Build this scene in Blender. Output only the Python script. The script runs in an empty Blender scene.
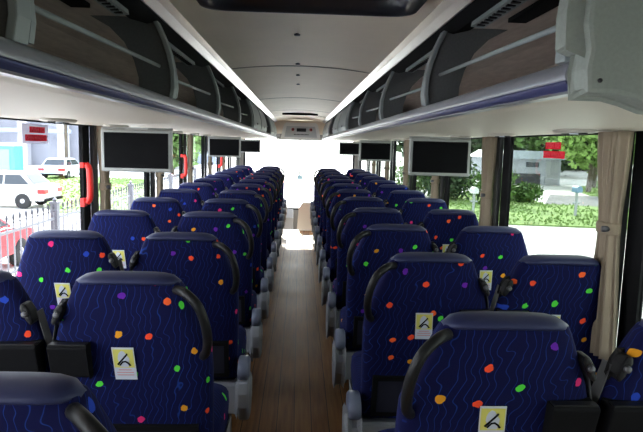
import bpy, math, random
from mathutils import Vector, Matrix
random.seed(7)
SC = bpy.context.scene
COL = SC.collection
PI = math.pi
EYE = 1.68            # camera height above the aisle floor
GROUND = -1.2         # street level under the coach floor

# ------------------------------------------------------------------ camera
cam_d = bpy.data.cameras.new('camera')
cam = bpy.data.objects.new('camera', cam_d); COL.objects.link(cam)
cam_d.sensor_width = 36.0
cam_d.lens = 570.0 / 643.0 * 36.0
cam_d.clip_start = 0.02; cam_d.clip_end = 500
yaw, pit, roll = 0.0415, 0.1238, 0.026
cy_, sy_, cp_, sp_ = math.cos(yaw), math.sin(yaw), math.cos(pit), math.sin(pit)
R0 = Vector((cy_, -sy_, 0)); F0 = Vector((cp_*sy_, cp_*cy_, -sp_)); U0 = Vector((sp_*sy_, sp_*cy_, cp_))
Rr = R0*math.cos(roll) + U0*math.sin(roll); Ur = U0*math.cos(roll) - R0*math.sin(roll)
M = Matrix((Rr, Ur, -F0)).transposed().to_4x4()
M.translation = Vector((0, 0, EYE))
cam.matrix_world = M
SC.camera = cam

# ------------------------------------------------------------------ exposure, sky, sun, portals
SC.view_settings.view_transform = 'Standard'
SC.view_settings.look = 'None'
SC.view_settings.gamma = 1.0
SC.view_settings.use_curve_mapping = False
SC.view_settings.exposure = 0.22
SC.cycles.max_bounces = 10
SC.cycles.diffuse_bounces = 5
SC.cycles.glossy_bounces = 4
SC.cycles.transparent_max_bounces = 24
SC.cycles.use_denoising = True
SC.cycles.sample_clamp_indirect = 8.0

w = bpy.data.worlds.new('sky'); SC.world = w; w.use_nodes = True
nt = w.node_tree; nt.nodes.clear()
wo = nt.nodes.new('ShaderNodeOutputWorld'); bg = nt.nodes.new('ShaderNodeBackground')
gm = nt.nodes.new('ShaderNodeTexCoord'); sx = nt.nodes.new('ShaderNodeSeparateXYZ'); cr = nt.nodes.new('ShaderNodeValToRGB')
nt.links.new(gm.outputs['Generated'], sx.inputs[0]); nt.links.new(sx.outputs['Z'], cr.inputs[0])
cr.color_ramp.elements[0].position = 0.0; cr.color_ramp.elements[0].color = (1.0, 1.0, 0.98, 1)
cr.color_ramp.elements[1].position = 0.8; cr.color_ramp.elements[1].color = (0.80, 0.87, 1.0, 1)
nt.links.new(cr.outputs[0], bg.inputs[0]); bg.inputs[1].default_value = 8.0
nt.links.new(bg.outputs[0], wo.inputs[0])

sd = bpy.data.lights.new('sun', 'SUN'); sd.energy = 22.0; sd.angle = math.radians(3); sd.color = (1, 0.95, 0.85)
so = bpy.data.objects.new('sun', sd); COL.objects.link(so)
sdir = Vector((0.04, -1.0, -0.54)).normalized()       # from the front, fairly high
so.rotation_euler = sdir.to_track_quat('-Z', 'Y').to_euler()

def portal(name, loc, rot, sxx, syy):
    l = bpy.data.lights.new(name, 'AREA'); l.shape = 'RECTANGLE'; l.size = sxx; l.size_y = syy
    l.cycles.is_portal = True
    o = bpy.data.objects.new(name, l); COL.objects.link(o); o.location = loc; o.rotation_euler = rot
portal('window_portal_left', (-1.36, 5.1, 1.32), (0, -PI/2, 0), 0.95, 14.6)
portal('window_portal_right', (1.36, 5.1, 1.32), (0, PI/2, 0), 0.95, 14.6)
portal('windscreen_portal', (0, 12.45, 1.07), (-PI/2, 0, 0), 2.5, 1.6)

# ------------------------------------------------------------------ mesh helpers
class MB:
    def __init__(s): s.v = []; s.f = []; s.m = []; s.sm = []
    def add(s, vs, fs, mi=0, smooth=False):
        o = len(s.v); s.v += [tuple(v) for v in vs]
        for f in fs: s.f.append([i+o for i in f]); s.m.append(mi); s.sm.append(smooth)
    def box(s, x0, x1, y0, y1, z0, z1, mi=0):
        v = [(x0,y0,z0),(x1,y0,z0),(x1,y1,z0),(x0,y1,z0),(x0,y0,z1),(x1,y0,z1),(x1,y1,z1),(x0,y1,z1)]
        s.add(v, [(0,3,2,1),(4,5,6,7),(0,1,5,4),(1,2,6,5),(2,3,7,6),(3,0,4,7)], mi)
    def loft(s, rings, mi=0, smooth=True, cap=True, closed=True):
        n = len(rings[0]); vs = [p for r in rings for p in r]; fs = []
        for k in range(len(rings)-1):
            for i in range(n if closed else n-1):
                j = (i+1) % n
                fs.append((k*n+i, k*n+j, (k+1)*n+j, (k+1)*n+i))
        if cap and closed:
            fs.append(tuple(range(n-1, -1, -1))); fs.append(tuple(range((len(rings)-1)*n, len(rings)*n)))
        s.add(vs, fs, mi, smooth)
    def prism(s, poly, axis, a, b, mi=0, smooth=False):
        # poly: 2D points; axis 'y': (x,z); 'x': (y,z); 'z': (x,y)
        def P(p, t):
            return (p[0], t, p[1]) if axis == 'y' else (t, p[0], p[1]) if axis == 'x' else (p[0], p[1], t)
        n = len(poly); vs = [P(p, a) for p in poly] + [P(p, b) for p in poly]
        fs = [(i, (i+1) % n, n+(i+1) % n, n+i) for i in range(n)]
        s.add(vs, fs, mi, smooth)
        s.add([P(p, a) for p in poly], [tuple(range(n-1, -1, -1))], mi); s.add([P(p, b) for p in poly], [tuple(range(n))], mi)
    def tube(s, pts, r, n=10, mi=0, sub=4, flat=1.0):
        P = [Vector(p) for p in pts]
        if sub > 1 and len(P) > 2:
            Q = []
            for i in range(len(P)-1):
                p0 = P[max(i-1,0)]; p1 = P[i]; p2 = P[i+1]; p3 = P[min(i+2,len(P)-1)]
                for k in range(sub):
                    t = k/sub
                    Q.append(0.5*((2*p1)+(p2-p0)*t+(2*p0-5*p1+4*p2-p3)*t*t+(3*p1-p0-3*p2+p3)*t**3))
            Q.append(P[-1]); P = Q
        rings = []; up = None
        for i, p in enumerate(P):
            d = (P[min(i+1,len(P)-1)]-P[max(i-1,0)]).normalized()
            if up is None: up = Vector((0,0,1)) if abs(d.z) < 0.9 else Vector((0,1,0))
            a = d.cross(up).normalized(); b = a.cross(d).normalized(); up = b
            rr = r[i*len(r)//len(P)] if isinstance(r, (list,tuple)) else r
            rings.append([p + a*(math.cos(2*PI*k/n)*rr) + b*(math.sin(2*PI*k/n)*rr*flat) for k in range(n)])
        s.loft(rings, mi)
    def lathe(s, prof, c=(0,0,0), axis='z', n=20, mi=0):
        rings = []
        for r, t in prof:
            ring = []
            for k in range(n):
                a = 2*PI*k/n; u, v = r*math.cos(a), r*math.sin(a)
                q = (u, v, t) if axis == 'z' else (t, u, v) if axis == 'x' else (u, t, v)
                ring.append((c[0]+q[0], c[1]+q[1], c[2]+q[2]))
            rings.append(ring)
        s.loft(rings, mi)
    def build(s, name, mats, parent=None, bevel=0, seg=2, smooth_all=False):
        me = bpy.data.meshes.new(name); me.from_pydata(s.v, [], s.f)
        if not isinstance(mats, (list, tuple)): mats = [mats]
        for m in mats: me.materials.append(m)
        for p, mi, sm in zip(me.polygons, s.m, s.sm): p.material_index = mi; p.use_smooth = sm or smooth_all
        import bmesh
        b = bmesh.new(); b.from_mesh(me); bmesh.ops.recalc_face_normals(b, faces=b.faces)
        if bevel:
            bmesh.ops.remove_doubles(b, verts=b.verts, dist=1e-5)
            es = [e for e in b.edges if len(e.link_faces) == 2 and e.calc_face_angle(0) > 0.6]
            bmesh.ops.bevel(b, geom=es, offset=bevel, segments=seg, affect='EDGES', profile=0.6, clamp_overlap=True)
        b.to_mesh(me); b.free()
        o = bpy.data.objects.new(name, me); COL.objects.link(o)
        if parent is not None: o.parent = parent
        return o
def B(name, mats, parent, *a, bevel=0, seg=2):
    m = MB(); m.box(*a); return m.build(name, mats, parent, bevel, seg)
def tag(o, label=None, cat=None, group=None, kind=None):
    if label: o['label'] = label
    if cat: o['category'] = cat
    if group: o['group'] = group
    if kind: o['kind'] = kind
    return o
def empty(name, loc=(0,0,0), rz=0):
    o = bpy.data.objects.new(name, None); COL.objects.link(o); o.location = loc; o.rotation_euler = (0,0,rz); o.empty_display_size = .1
    return o
def struct(o): o['kind'] = 'structure'; return o
def copy_tree(o, parent=None):
    c = o.copy(); COL.objects.link(c); c.parent = parent
    for ch in list(o.children): copy_tree(ch, c)
    return c

# ------------------------------------------------------------------ materials
def mat(name, col, rough=0.6, metal=0.0, spec=0.5, noise=0.0, nscale=20, bump=0.0, emit=None, es=0.0, stretch=None):
    m = bpy.data.materials.new(name); m.use_nodes = True; t = m.node_tree; p = t.nodes['Principled BSDF']
    p.inputs['Base Color'].default_value = (*col, 1); p.inputs['Roughness'].default_value = rough
    p.inputs['Metallic'].default_value = metal; p.inputs['Specular IOR Level'].default_value = spec
    if emit: p.inputs['Emission Color'].default_value = (*emit, 1); p.inputs['Emission Strength'].default_value = es
    if noise or bump:
        tc = t.nodes.new('ShaderNodeTexCoord'); n = t.nodes.new('ShaderNodeTexNoise'); n.inputs['Scale'].default_value = nscale
        n.inputs['Detail'].default_value = 4
        if stretch:
            mp = t.nodes.new('ShaderNodeMapping'); mp.inputs['Scale'].default_value = stretch
            t.links.new(tc.outputs['Object'], mp.inputs[0]); t.links.new(mp.outputs[0], n.inputs['Vector'])
        else: t.links.new(tc.outputs['Object'], n.inputs['Vector'])
        if noise:
            r = t.nodes.new('ShaderNodeValToRGB')
            r.color_ramp.elements[0].position = .3; r.color_ramp.elements[1].position = .7
            r.color_ramp.elements[0].color = (*[max(0, c*(1-noise)) for c in col], 1)
            r.color_ramp.elements[1].color = (*[min(1, c*(1+noise)) for c in col], 1)
            t.links.new(n.outputs['Fac'], r.inputs[0]); t.links.new(r.outputs[0], p.inputs['Base Color'])
        if bump:
            b = t.nodes.new('ShaderNodeBump'); b.inputs['Strength'].default_value = bump; b.inputs['Distance'].default_value = .01
            t.links.new(n.outputs['Fac'], b.inputs['Height']); t.links.new(b.outputs[0], p.inputs['Normal'])
    return m
def glass(name, tint, gloss=0.06):
    m = bpy.data.materials.new(name); m.use_nodes = True; t = m.node_tree; t.nodes.clear()
    o = t.nodes.new('ShaderNodeOutputMaterial'); a = t.nodes.new('ShaderNodeBsdfTransparent'); g = t.nodes.new('ShaderNodeBsdfGlossy')
    mx = t.nodes.new('ShaderNodeMixShader'); a.inputs[0].default_value = (*tint, 1); g.inputs['Roughness'].default_value = .02
    mx.inputs[0].default_value = gloss
    t.links.new(a.outputs[0], mx.inputs[1]); t.links.new(g.outputs[0], mx.inputs[2]); t.links.new(mx.outputs[0], o.inputs[0])
    return m

def fabric():
    m = bpy.data.materials.new('seat_fabric'); m.use_nodes = True; t = m.node_tree; N = t.nodes.new; L = t.links.new
    p = t.nodes['Principled BSDF']; p.inputs['Roughness'].default_value = .85; p.inputs['Specular IOR Level'].default_value = .15
    def mth(op, a, b=None, c=None):
        n = N('ShaderNodeMath'); n.operation = op
        for i, q in enumerate((a, b, c)):
            if q is None: continue
            if isinstance(q, (int, float)): n.inputs[i].default_value = q
            else: L(q, n.inputs[i])
        return n.outputs[0]
    tc = N('ShaderNodeTexCoord'); sp = N('ShaderNodeSeparateXYZ'); L(tc.outputs['Object'], sp.inputs[0])
    oi = N('ShaderNodeObjectInfo'); rnd = mth('MULTIPLY', oi.outputs['Random'], 37.0)
    u = mth('ADD', mth('ADD', sp.outputs['X'], sp.outputs['Y']), rnd); v = mth('ADD', sp.outputs['Z'], mth('MULTIPLY', rnd, 3.1))
    cv = N('ShaderNodeCombineXYZ'); L(u, cv.inputs[0]); L(v, cv.inputs[1])
    # flowing wavy pinstripes
    n1 = N('ShaderNodeTexNoise'); n1.noise_dimensions = '2D'; n1.inputs['Scale'].default_value = 9; n1.inputs['Detail'].default_value = 1.5; L(cv.outputs[0], n1.inputs['Vector'])
    ph = mth('ADD', mth('MULTIPLY', u, 46.0), mth('MULTIPLY', n1.outputs['Fac'], 3.0))
    wob = mth('MULTIPLY', mth('SINE', mth('ADD', mth('MULTIPLY', v, 75.0), mth('MULTIPLY', n1.outputs['Fac'], 14.0))), .22)
    fr = mth('FRACT', mth('ADD', ph, wob))
    line = mth('SUBTRACT', 1.0, mth('MULTIPLY', mth('ABSOLUTE', mth('SUBTRACT', fr, .5)), 15.0)); line = mth('MAXIMUM', line, 0.0)
    n2 = N('ShaderNodeTexNoise'); n2.noise_dimensions = '2D'; n2.inputs['Scale'].default_value = 6; L(cv.outputs[0], n2.inputs['Vector'])
    line = mth('MULTIPLY', line, mth('ADD', n2.outputs['Fac'], .15))
    mx = N('ShaderNodeMix'); mx.data_type = 'RGBA'; mx.inputs['A'].default_value = (.004, .005, .046, 1); mx.inputs['B'].default_value = (.012, .055, .30, 1)
    L(line, mx.inputs['Factor'])
    # scattered bright flecks
    nd = N('ShaderNodeTexNoise'); nd.noise_dimensions = '2D'; nd.inputs['Scale'].default_value = 45; L(cv.outputs[0], nd.inputs['Vector'])
    ad = N('ShaderNodeVectorMath'); ad.operation = 'MULTIPLY_ADD'; L(nd.outputs['Color'], ad.inputs[0]); ad.inputs[1].default_value = (.012,.012,0); L(cv.outputs[0], ad.inputs[2])
    vo = N('ShaderNodeTexVoronoi'); vo.voronoi_dimensions = '2D'; vo.inputs['Scale'].default_value = 8.2; vo.inputs['Randomness'].default_value = .75; L(ad.outputs[0], vo.inputs['Vector'])
    dot = mth('LESS_THAN', vo.outputs['Distance'], .095)
    sc = N('ShaderNodeSeparateColor'); L(vo.outputs['Color'], sc.inputs[0])
    ra = N('ShaderNodeValToRGB'); ra.color_ramp.interpolation = 'CONSTANT'; L(sc.outputs['Red'], ra.inputs[0])
    E = ra.color_ramp.elements; cs = [(0,(.10,.75,.06)),(.2,(1,.09,.03)),(.4,(.75,.03,.18)),(.52,(.85,.36,.02)),(.66,(.14,.02,.4)),(.76,(.02,.06,.45)),(.86,(1,.14,.03))]
    E[0].position = 0; E[0].color = (*cs[0][1],1); E[1].position = cs[1][0]; E[1].color = (*cs[1][1],1)
    for q, c in cs[2:]: e = E.new(q); e.color = (*c,1)
    m2 = N('ShaderNodeMix'); m2.data_type = 'RGBA'; L(dot, m2.inputs['Factor']); L(mx.outputs['Result'], m2.inputs['A']); L(ra.outputs[0], m2.inputs['B'])
    L(m2.outputs['Result'], p.inputs['Base Color'])
    p.inputs['Sheen Weight'].default_value = .04; p.inputs['Sheen Tint'].default_value = (.3,.4,1,1)
    return m
FAB = fabric()
CAPM = mat('headrest_vinyl', (.022,.028,.085), .5, spec=.35)
BLACK = mat('black_plastic', (.010,.010,.011), .45, spec=.3)
BLACKM = mat('black_matte', (.007,.007,.008), .8, spec=.12)
RUBBER = mat('window_rubber', (.010,.010,.011), .8, spec=.15)
GREYP = mat('grey_seat_plastic', (.27,.28,.30), .45)
GREYB = mat('blue_grey_vinyl', (.15,.17,.24), .4)
BELT = mat('grey_belt_webbing', (.10,.10,.105), .7)
STEEL = mat('leg_metal', (.10,.10,.11), .45, .5)
LYEL = mat('label_yellow', (.75,.70,.16), .4)
LWHT = mat('label_white', (.62,.66,.74), .4)
LRED = mat('label_red_text', (.62,.25,.25), .5)
CEIL = mat('ceiling_vinyl', (.80,.70,.57), .55, noise=.04, nscale=3)
CREAM = mat('cream_panel', (.60,.525,.435), .5)
RACKIN = mat('rack_carpet', (.47,.39,.335), .9, noise=.12, nscale=40, stretch=(1,.2,1))
RACKD = mat('rack_divider_grey', (.12,.125,.125), .6, noise=.1, nscale=120)
RACKT = mat('rack_trim_grey', (.27,.30,.30), .5)
ENDP = mat('rack_end_grey', (.27,.295,.265), .6, noise=.06, nscale=150)
ALU = mat('aluminium', (.42,.42,.44), .30, .85)
LIPG = mat('lip_grey', (.40,.41,.46), .28, .5)
LIPB = mat('lip_blue', (.05,.055,.15), .35)
WALLM = mat('wall_grey_vinyl', (.17,.165,.16), .7)
PILM = mat('post_cover_dark_grey', (.05,.05,.052), .6)
TVF = mat('screen_frame_silver', (.33,.34,.33), .4, .2)
TVS = mat('screen_glass', (.004,.004,.005), .4, spec=.05)
CURT = mat('curtain_cloth', (.36,.29,.21), .9, noise=.08, nscale=12)
REDH = mat('red_handle', (.75,.02,.015), .4)
GL = glass('window_glass_left', (.74,.76,.78), .04)
GR = glass('window_glass_right', (.46,.49,.47), .04)
GF = glass('windscreen_glass', (.95,.97,.96), .03)
SMOKE = glass('hatch_tint', (.01,.01,.012), .08)

# wood strip floor
def wood():
    m = bpy.data.materials.new('wood_strip_floor'); m.use_nodes = True; t = m.node_tree; N = t.nodes.new; L = t.links.new
    p = t.nodes['Principled BSDF']; p.inputs['Roughness'].default_value = .38; p.inputs['Specular IOR Level'].default_value = .15; p.inputs['Specular Tint'].default_value = (1,.78,.38,1)
    tc = N('ShaderNodeTexCoord'); sp = N('ShaderNodeSeparateXYZ'); L(tc.outputs['Object'], sp.inputs[0])
    d = N('ShaderNodeMath'); d.operation = 'DIVIDE'; L(sp.outputs['X'], d.inputs[0]); d.inputs[1].default_value = .105
    fl = N('ShaderNodeMath'); fl.operation = 'FLOOR'; L(d.outputs[0], fl.inputs[0])
    fr = N('ShaderNodeMath'); fr.operation = 'FRACT'; L(d.outputs[0], fr.inputs[0])
    lt = N('ShaderNodeMath'); lt.operation = 'LESS_THAN'; L(fr.outputs[0], lt.inputs[0]); lt.inputs[1].default_value = .045
    wn = N('ShaderNodeTexWhiteNoise'); wn.noise_dimensions = '1D'; L(fl.outputs[0], wn.inputs['W'])
    mp = N('ShaderNodeMapping'); mp.inputs['Scale'].default_value = (30, 1.6, 1); L(tc.outputs['Object'], mp.inputs[0])
    no = N('ShaderNodeTexNoise'); no.inputs['Scale'].default_value = 1.5; no.inputs['Detail'].default_value = 6; L(mp.outputs[0], no.inputs['Vector'])
    ad = N('ShaderNodeMath'); ad.operation = 'MULTIPLY_ADD'; L(wn.outputs['Value'], ad.inputs[0]); ad.inputs[1].default_value = .25; L(no.outputs['Fac'], ad.inputs[2])
    r = N('ShaderNodeValToRGB'); r.color_ramp.elements[0].position = .3; r.color_ramp.elements[0].color = (.15,.058,.020,1)
    r.color_ramp.elements[1].position = .95; r.color_ramp.elements[1].color = (.40,.19,.06,1); L(ad.outputs[0], r.inputs[0])
    mx = N('ShaderNodeMix'); mx.data_type = 'RGBA'; L(lt.outputs[0], mx.inputs['Factor']); L(r.outputs[0], mx.inputs['A']); mx.inputs['B'].default_value = (.02,.009,.005,1)
    L(mx.outputs['Result'], p.inputs['Base Color'])
    n3 = N('ShaderNodeTexNoise'); n3.inputs['Scale'].default_value = 2.5; n3.inputs['Detail'].default_value = 5; L(tc.outputs['Object'], n3.inputs['Vector'])
    mr = N('ShaderNodeMapRange'); mr.inputs['To Min'].default_value = .38; mr.inputs['To Max'].default_value = .6; L(n3.outputs['Fac'], mr.inputs['Value']); L(mr.outputs[0], p.inputs['Roughness'])
    return m
WOOD = wood()

# ------------------------------------------------------------------ coach shell
YB, YF = -3.2, 12.4        # rear wall and windscreen
FE = 11.15                 # front edge of the raised passenger floor
WX = 1.285
CZ = EYE + .445            # ceiling
HEADZ = EYE + .085         # window heads
SILLZ = .86
struct(B('floor', WOOD, None, -WX, WX, YB, FE, -.12, 0))
struct(B('floor_cab', mat('cab_floor_grey', (.30,.30,.30), .5), None, -WX, WX, FE, YF, -.52, -.40))
struct(B('trim_1', mat('step_edge', (.75,.75,.72), .35), None, -.34, .34, FE-.03, FE+.004, -.40, .006, bevel=.002))
# ceiling: shallow vault panels with seams
mb = MB(); seams = [-3.2, -1.2, 1.2, 3.6, 6.0, 8.1, 9.4, YF]
for a, b in zip(seams[:-1], seams[1:]):
    rings = []
    prof = []
    for k in range(13):
        x = -.46 + .92*k/12; prof.append((x, CZ + .035*(1-(x/.46)**2)))
    pts = prof + [(.46, CZ+.09), (-.46, CZ+.09)]
    mb.prism(pts, 'y', a+.004, b-.004, 0)
struct(mb.build('ceiling', [CEIL]))
for q, y in enumerate(seams[1:-1]):
    m = MB(); lo_ = [(-.46+.92*k/12, CZ-.002+.035*(1-((-.46+.92*k/12)/.46)**2)) for k in range(13)]
    m.prism(lo_ + [(x, z+.004) for x, z in lo_[::-1]], 'y', y-.014, y+.014)
    struct(m.build('trim_%d' % (50+q), mat('seam_%d' % q, (.22,.19,.15), .7)))
struct(B('ceiling_backing', BLACKM, None, -WX, WX, YB, YF, CZ+.092, CZ+.13))
o = B('ceiling_vent_slot', BLACKM, None, -.27, .27, 8.8, 8.86, CZ+.0, CZ+.03); tag(o, 'dark narrow air slot across the front of the ceiling', 'vent')
for k, y in enumerate((2.05, 2.55, 3.45, 4.0, 4.6)):
    m = MB(); m.lathe([(.0,0),(.012,0),(.014,.006),(.004,.010)], (-.02, y, CZ+.022), 'z', 12)
    tag(m.build('ceiling_screw', STEEL), 'small grey screw head along the middle of the ceiling panels', 'screw', 'screws along the ceiling middle')
for s, nm in ((-1,'left'),(1,'right')):
    mb = MB()
    def bx(a,b,y0,y1,z0,z1): mb.box(min(s*a,s*b), max(s*a,s*b), y0, y1, z0, z1)
    bx(WX, WX+.07, YB, YF, -.4, SILLZ)                 # lower wall
    bx(WX, WX+.07, YB, YF, HEADZ, CZ+.13)             # header
    bx(WX-.03, WX+.07, YB, -2.15, SILLZ, HEADZ)
    bx(WX-.03, WX+.07, YF-.08, YF, SILLZ, HEADZ)         # solid rear corner
    struct(mb.build('wall_'+nm, WALLM))
    struct(B('trim_2' if s < 0 else 'trim_3', mat('sill_grey_'+nm, (.26,.26,.25), .5), None, *sorted((s*(WX-.008), s*WX)), YB, YF, SILLZ-.05, SILLZ+.012, bevel=.008))
    PIL = [-2.12+1.4*k for k in range(0, 11)] + [YF-.08]
    for k in range(len(PIL)-1):
        a, b = PIL[k], PIL[k+1]
        m = MB(); x0, x1 = sorted((s*(WX-.012), s*(WX+.010))); t = .055
        m.box(x0, x1, a, a+t, SILLZ, HEADZ); m.box(x0, x1, b-t, b, SILLZ, HEADZ)
        m.box(x0, x1, a+t, b-t, SILLZ, SILLZ+.03); m.box(x0, x1, a+t, b-t, HEADZ-.01, HEADZ)
        fo = struct(m.build('window_%d' % (k+1+(0 if s < 0 else 20)), RUBBER))
        x0, x1 = sorted((s*(WX-.002), s*(WX+.003)))
        B('pane', GF if k > 8 else GL if s < 0 else GR, fo, x0, x1, a+t, b-t, SILLZ+.03, HEADZ-.01)
        # grey inner pillar cover on each post
        if k > 0:
            struct(B('trim_%d' % (10+k+(0 if s < 0 else 20)), PILM, None, *sorted((s*(WX-.04), s*(WX-.013))), a+.052, a+.12, SILLZ+.012, HEADZ, bevel=.006))
struct(B('wall_rear', WALLM, None, -WX-.07, WX+.07, YB-.08, YB, -.4, CZ+.13))
# front: low dash wall, windscreen, side posts
m = MB()
m.box(-WX-.07, -1.2, YF, YF+.1, -.4, CZ+.13); m.box(1.2, WX+.07, YF, YF+.1, -.4, CZ+.13)
m.box(-1.2, 1.2, YF, YF+.1, -.52, .26); m.box(-1.2, 1.2, YF, YF+.1, EYE+.10, CZ+.13)
struct(m.build('wall_front', WALLM))
wf = MB(); wf.box(-1.2,-1.16,YF,YF+.06,.26,EYE+.10); wf.box(1.16,1.2,YF,YF+.06,.26,EYE+.10); wf.box(-1.16,1.16,YF,YF+.06,.26,.30)
wf = struct(wf.build('window_40', RUBBER)); B('pane', GF, wf, -1.16, 1.16, YF+.03, YF+.036, .30, EYE+.10)
o = B('windscreen_divider', BLACK, wf, .0, .03, YF-.03, YF+.03, 1.02, EYE+.10, bevel=.004)
# bulkhead above the cab, with the console hung on it
struct(B('trim_4', CEIL, None, -.62, .62, 11.3, 11.36, EYE+.20, CZ+.02, bevel=.01))

con = empty('front_console', (0.02, 10.95, EYE+.1)); tag(con, 'white rounded clock console hanging at the front above the windscreen', 'console')
m = MB(); pr = [(-.36,.0),(.36,.0),(.355,.04),(.305,.26),(.27,.29),(-.27,.29),(-.305,.26),(-.355,.04)]
m.prism(pr, 'y', 0, .3); m.build('housing', mat('console_white', (.78,.77,.72), .4), con, bevel=.02, seg=3)
m = MB(); m.prism([(-.31,.035),(.31,.035),(.27,.24),(-.27,.24)], 'y', -.006, .002); m.build('face_plate', mat('console_face', (.50,.51,.50), .45), con)
B('clock_display', BLACK, con, -.08, .10, -.014, -.004, .14, .205, bevel=.003)
for cx in (-.15, .19):
    m = MB(); ring = []
    m.lathe([(.028,-.0105),(.028,-.006),(.020,-.006),(.020,-.0105),(.028,-.0105)], (cx, 0, .18), 'y', 20)
    m.box(cx-.022, cx+.022, -.0105, -.006, .177, .183)
    m.build('warning_symbol', mat('symbol_red', (.7,.08,.08), .5), con)
m = MB()
for k in range(11): m.box(-.13+.026*k, -.13+.026*k+.017, -.0095, -.005, .078, .098)
m.build('caption_marks', BLACK, con)
o = tag(B('notice_plate', mat('notice_cream', (.80,.70,.50), .5), None, -.11, .15, 11.285, 11.299, EYE+.40, EYE+.45, bevel=.002), 'small cream notice above the white front console', 'sign')

# cab: partition, dash, wheel
m = MB(); m.prism([(-.02,-.4),(.50,-.4),(.50,.50),(.10,.50),(.03,.40)], 'y', 11.45, 11.52)
tag(m.build('stairwell_partition', mat('partition_beige', (.62,.52,.42), .5), None, bevel=.02), 'beige partition panel standing at the front end of the aisle', 'partition')
ds = empty('dashboard', (-.6, 12.1, -.4)); tag(ds, 'grey driver dashboard under the windscreen', 'dashboard')
m = MB(); m.prism([(-.25,0),(.25,0),(.25,.62),(-.05,.72),(-.25,.55)], 'x', -.55, .50); m.build('body', mat('dash_grey', (.20,.20,.21), .5), ds, bevel=.02)
m = MB(); m.lathe([(.0,-.02),(.07,-.02),(.07,.01),(0,.01)], (.2, -.27, .62), 'y', 16); m.build('gauge_pod', BLACK, ds)
st = empty('steering_wheel', (-.62, 11.72, .42)); tag(st, 'black steering wheel in front of the driver dashboard', 'steering wheel'); st.rotation_euler = (math.radians(35),0,0)
m = MB()
rings = [[((.21+.016*math.cos(b))*math.cos(a), (.21+.016*math.cos(b))*math.sin(a), .016*math.sin(b)) for b in [2*PI*j/8 for j in range(8)]] for a in [2*PI*i/32 for i in range(33)]]
m.loft(rings, cap=False); m.build('rim', BLACK, st)
m = MB(); m.tube([(-.2,0,0),(.2,0,0)], .012); m.tube([(0,0,0),(0,-.2,0)], .012); m.lathe([(0,-.02),(.05,-.02),(.045,.02),(0,.02)], (0,0,0),'z',16); m.build('hub', BLACK, st)
m = MB(); m.tube([(0,0,-.02),(0,.02,-.42)], .03); m.build('column', BLACK, st)
mr = empty('windscreen_mirror', (.02, YF-.06, 1.0)); tag(mr, 'small blue grey mirror at the foot of the windscreen divider', 'mirror')
m = MB(); m.box(-.06,.06,-.03,0,-.07,.03); m.build('mirror_head', mat('mirror_blue', (.25,.38,.45), .3), mr, bevel=.01); B('stalk', BLACK, mr, -.008,.008,-.005,.02,.03,.09)

# roof hatch
h = empty('roof_hatch', (0.02, 1.3, CZ)); tag(h, 'large dark roof hatch with rounded black frame in the ceiling', 'hatch')
def rrect(hx, hy, r, n=6):
    P = []
    for cx, cy, a0 in ((hx-r,hy-r,0),(-hx+r,hy-r,PI/2),(-hx+r,-hy+r,PI),(hx-r,-hy+r,1.5*PI)):
        for k in range(n+1):
            a = a0 + PI/2*k/n; P.append((cx+r*math.cos(a), cy+r*math.sin(a)))
    return P
m = MB()
rg = []
for hx, hy, z in ((.335,.60,.040),(.345,.61,.0),(.335,.60,-.028),(.305,.57,-.034),(.275,.54,-.012),(.27,.535,.03)):
    rg.append([(p[0],p[1],z) for p in rrect(hx,hy,.07)])
m.loft(rg, cap=False); m.build('hatch_frame', mat('hatch_black', (.02,.022,.03), .35), h)
m = MB(); m.prism(rrect(.272,.537,.07), 'z', .006, .02); m.build('hatch_panel', mat('hatch_tinted', (.008,.009,.012), .2), h)
m = MB(); m.tube([(-.08,.3,-.0),(-.08,.3,-.02),(.08,.3,-.02),(.08,.3,0)], .01); m.build('handle', BLACK, h)

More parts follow.
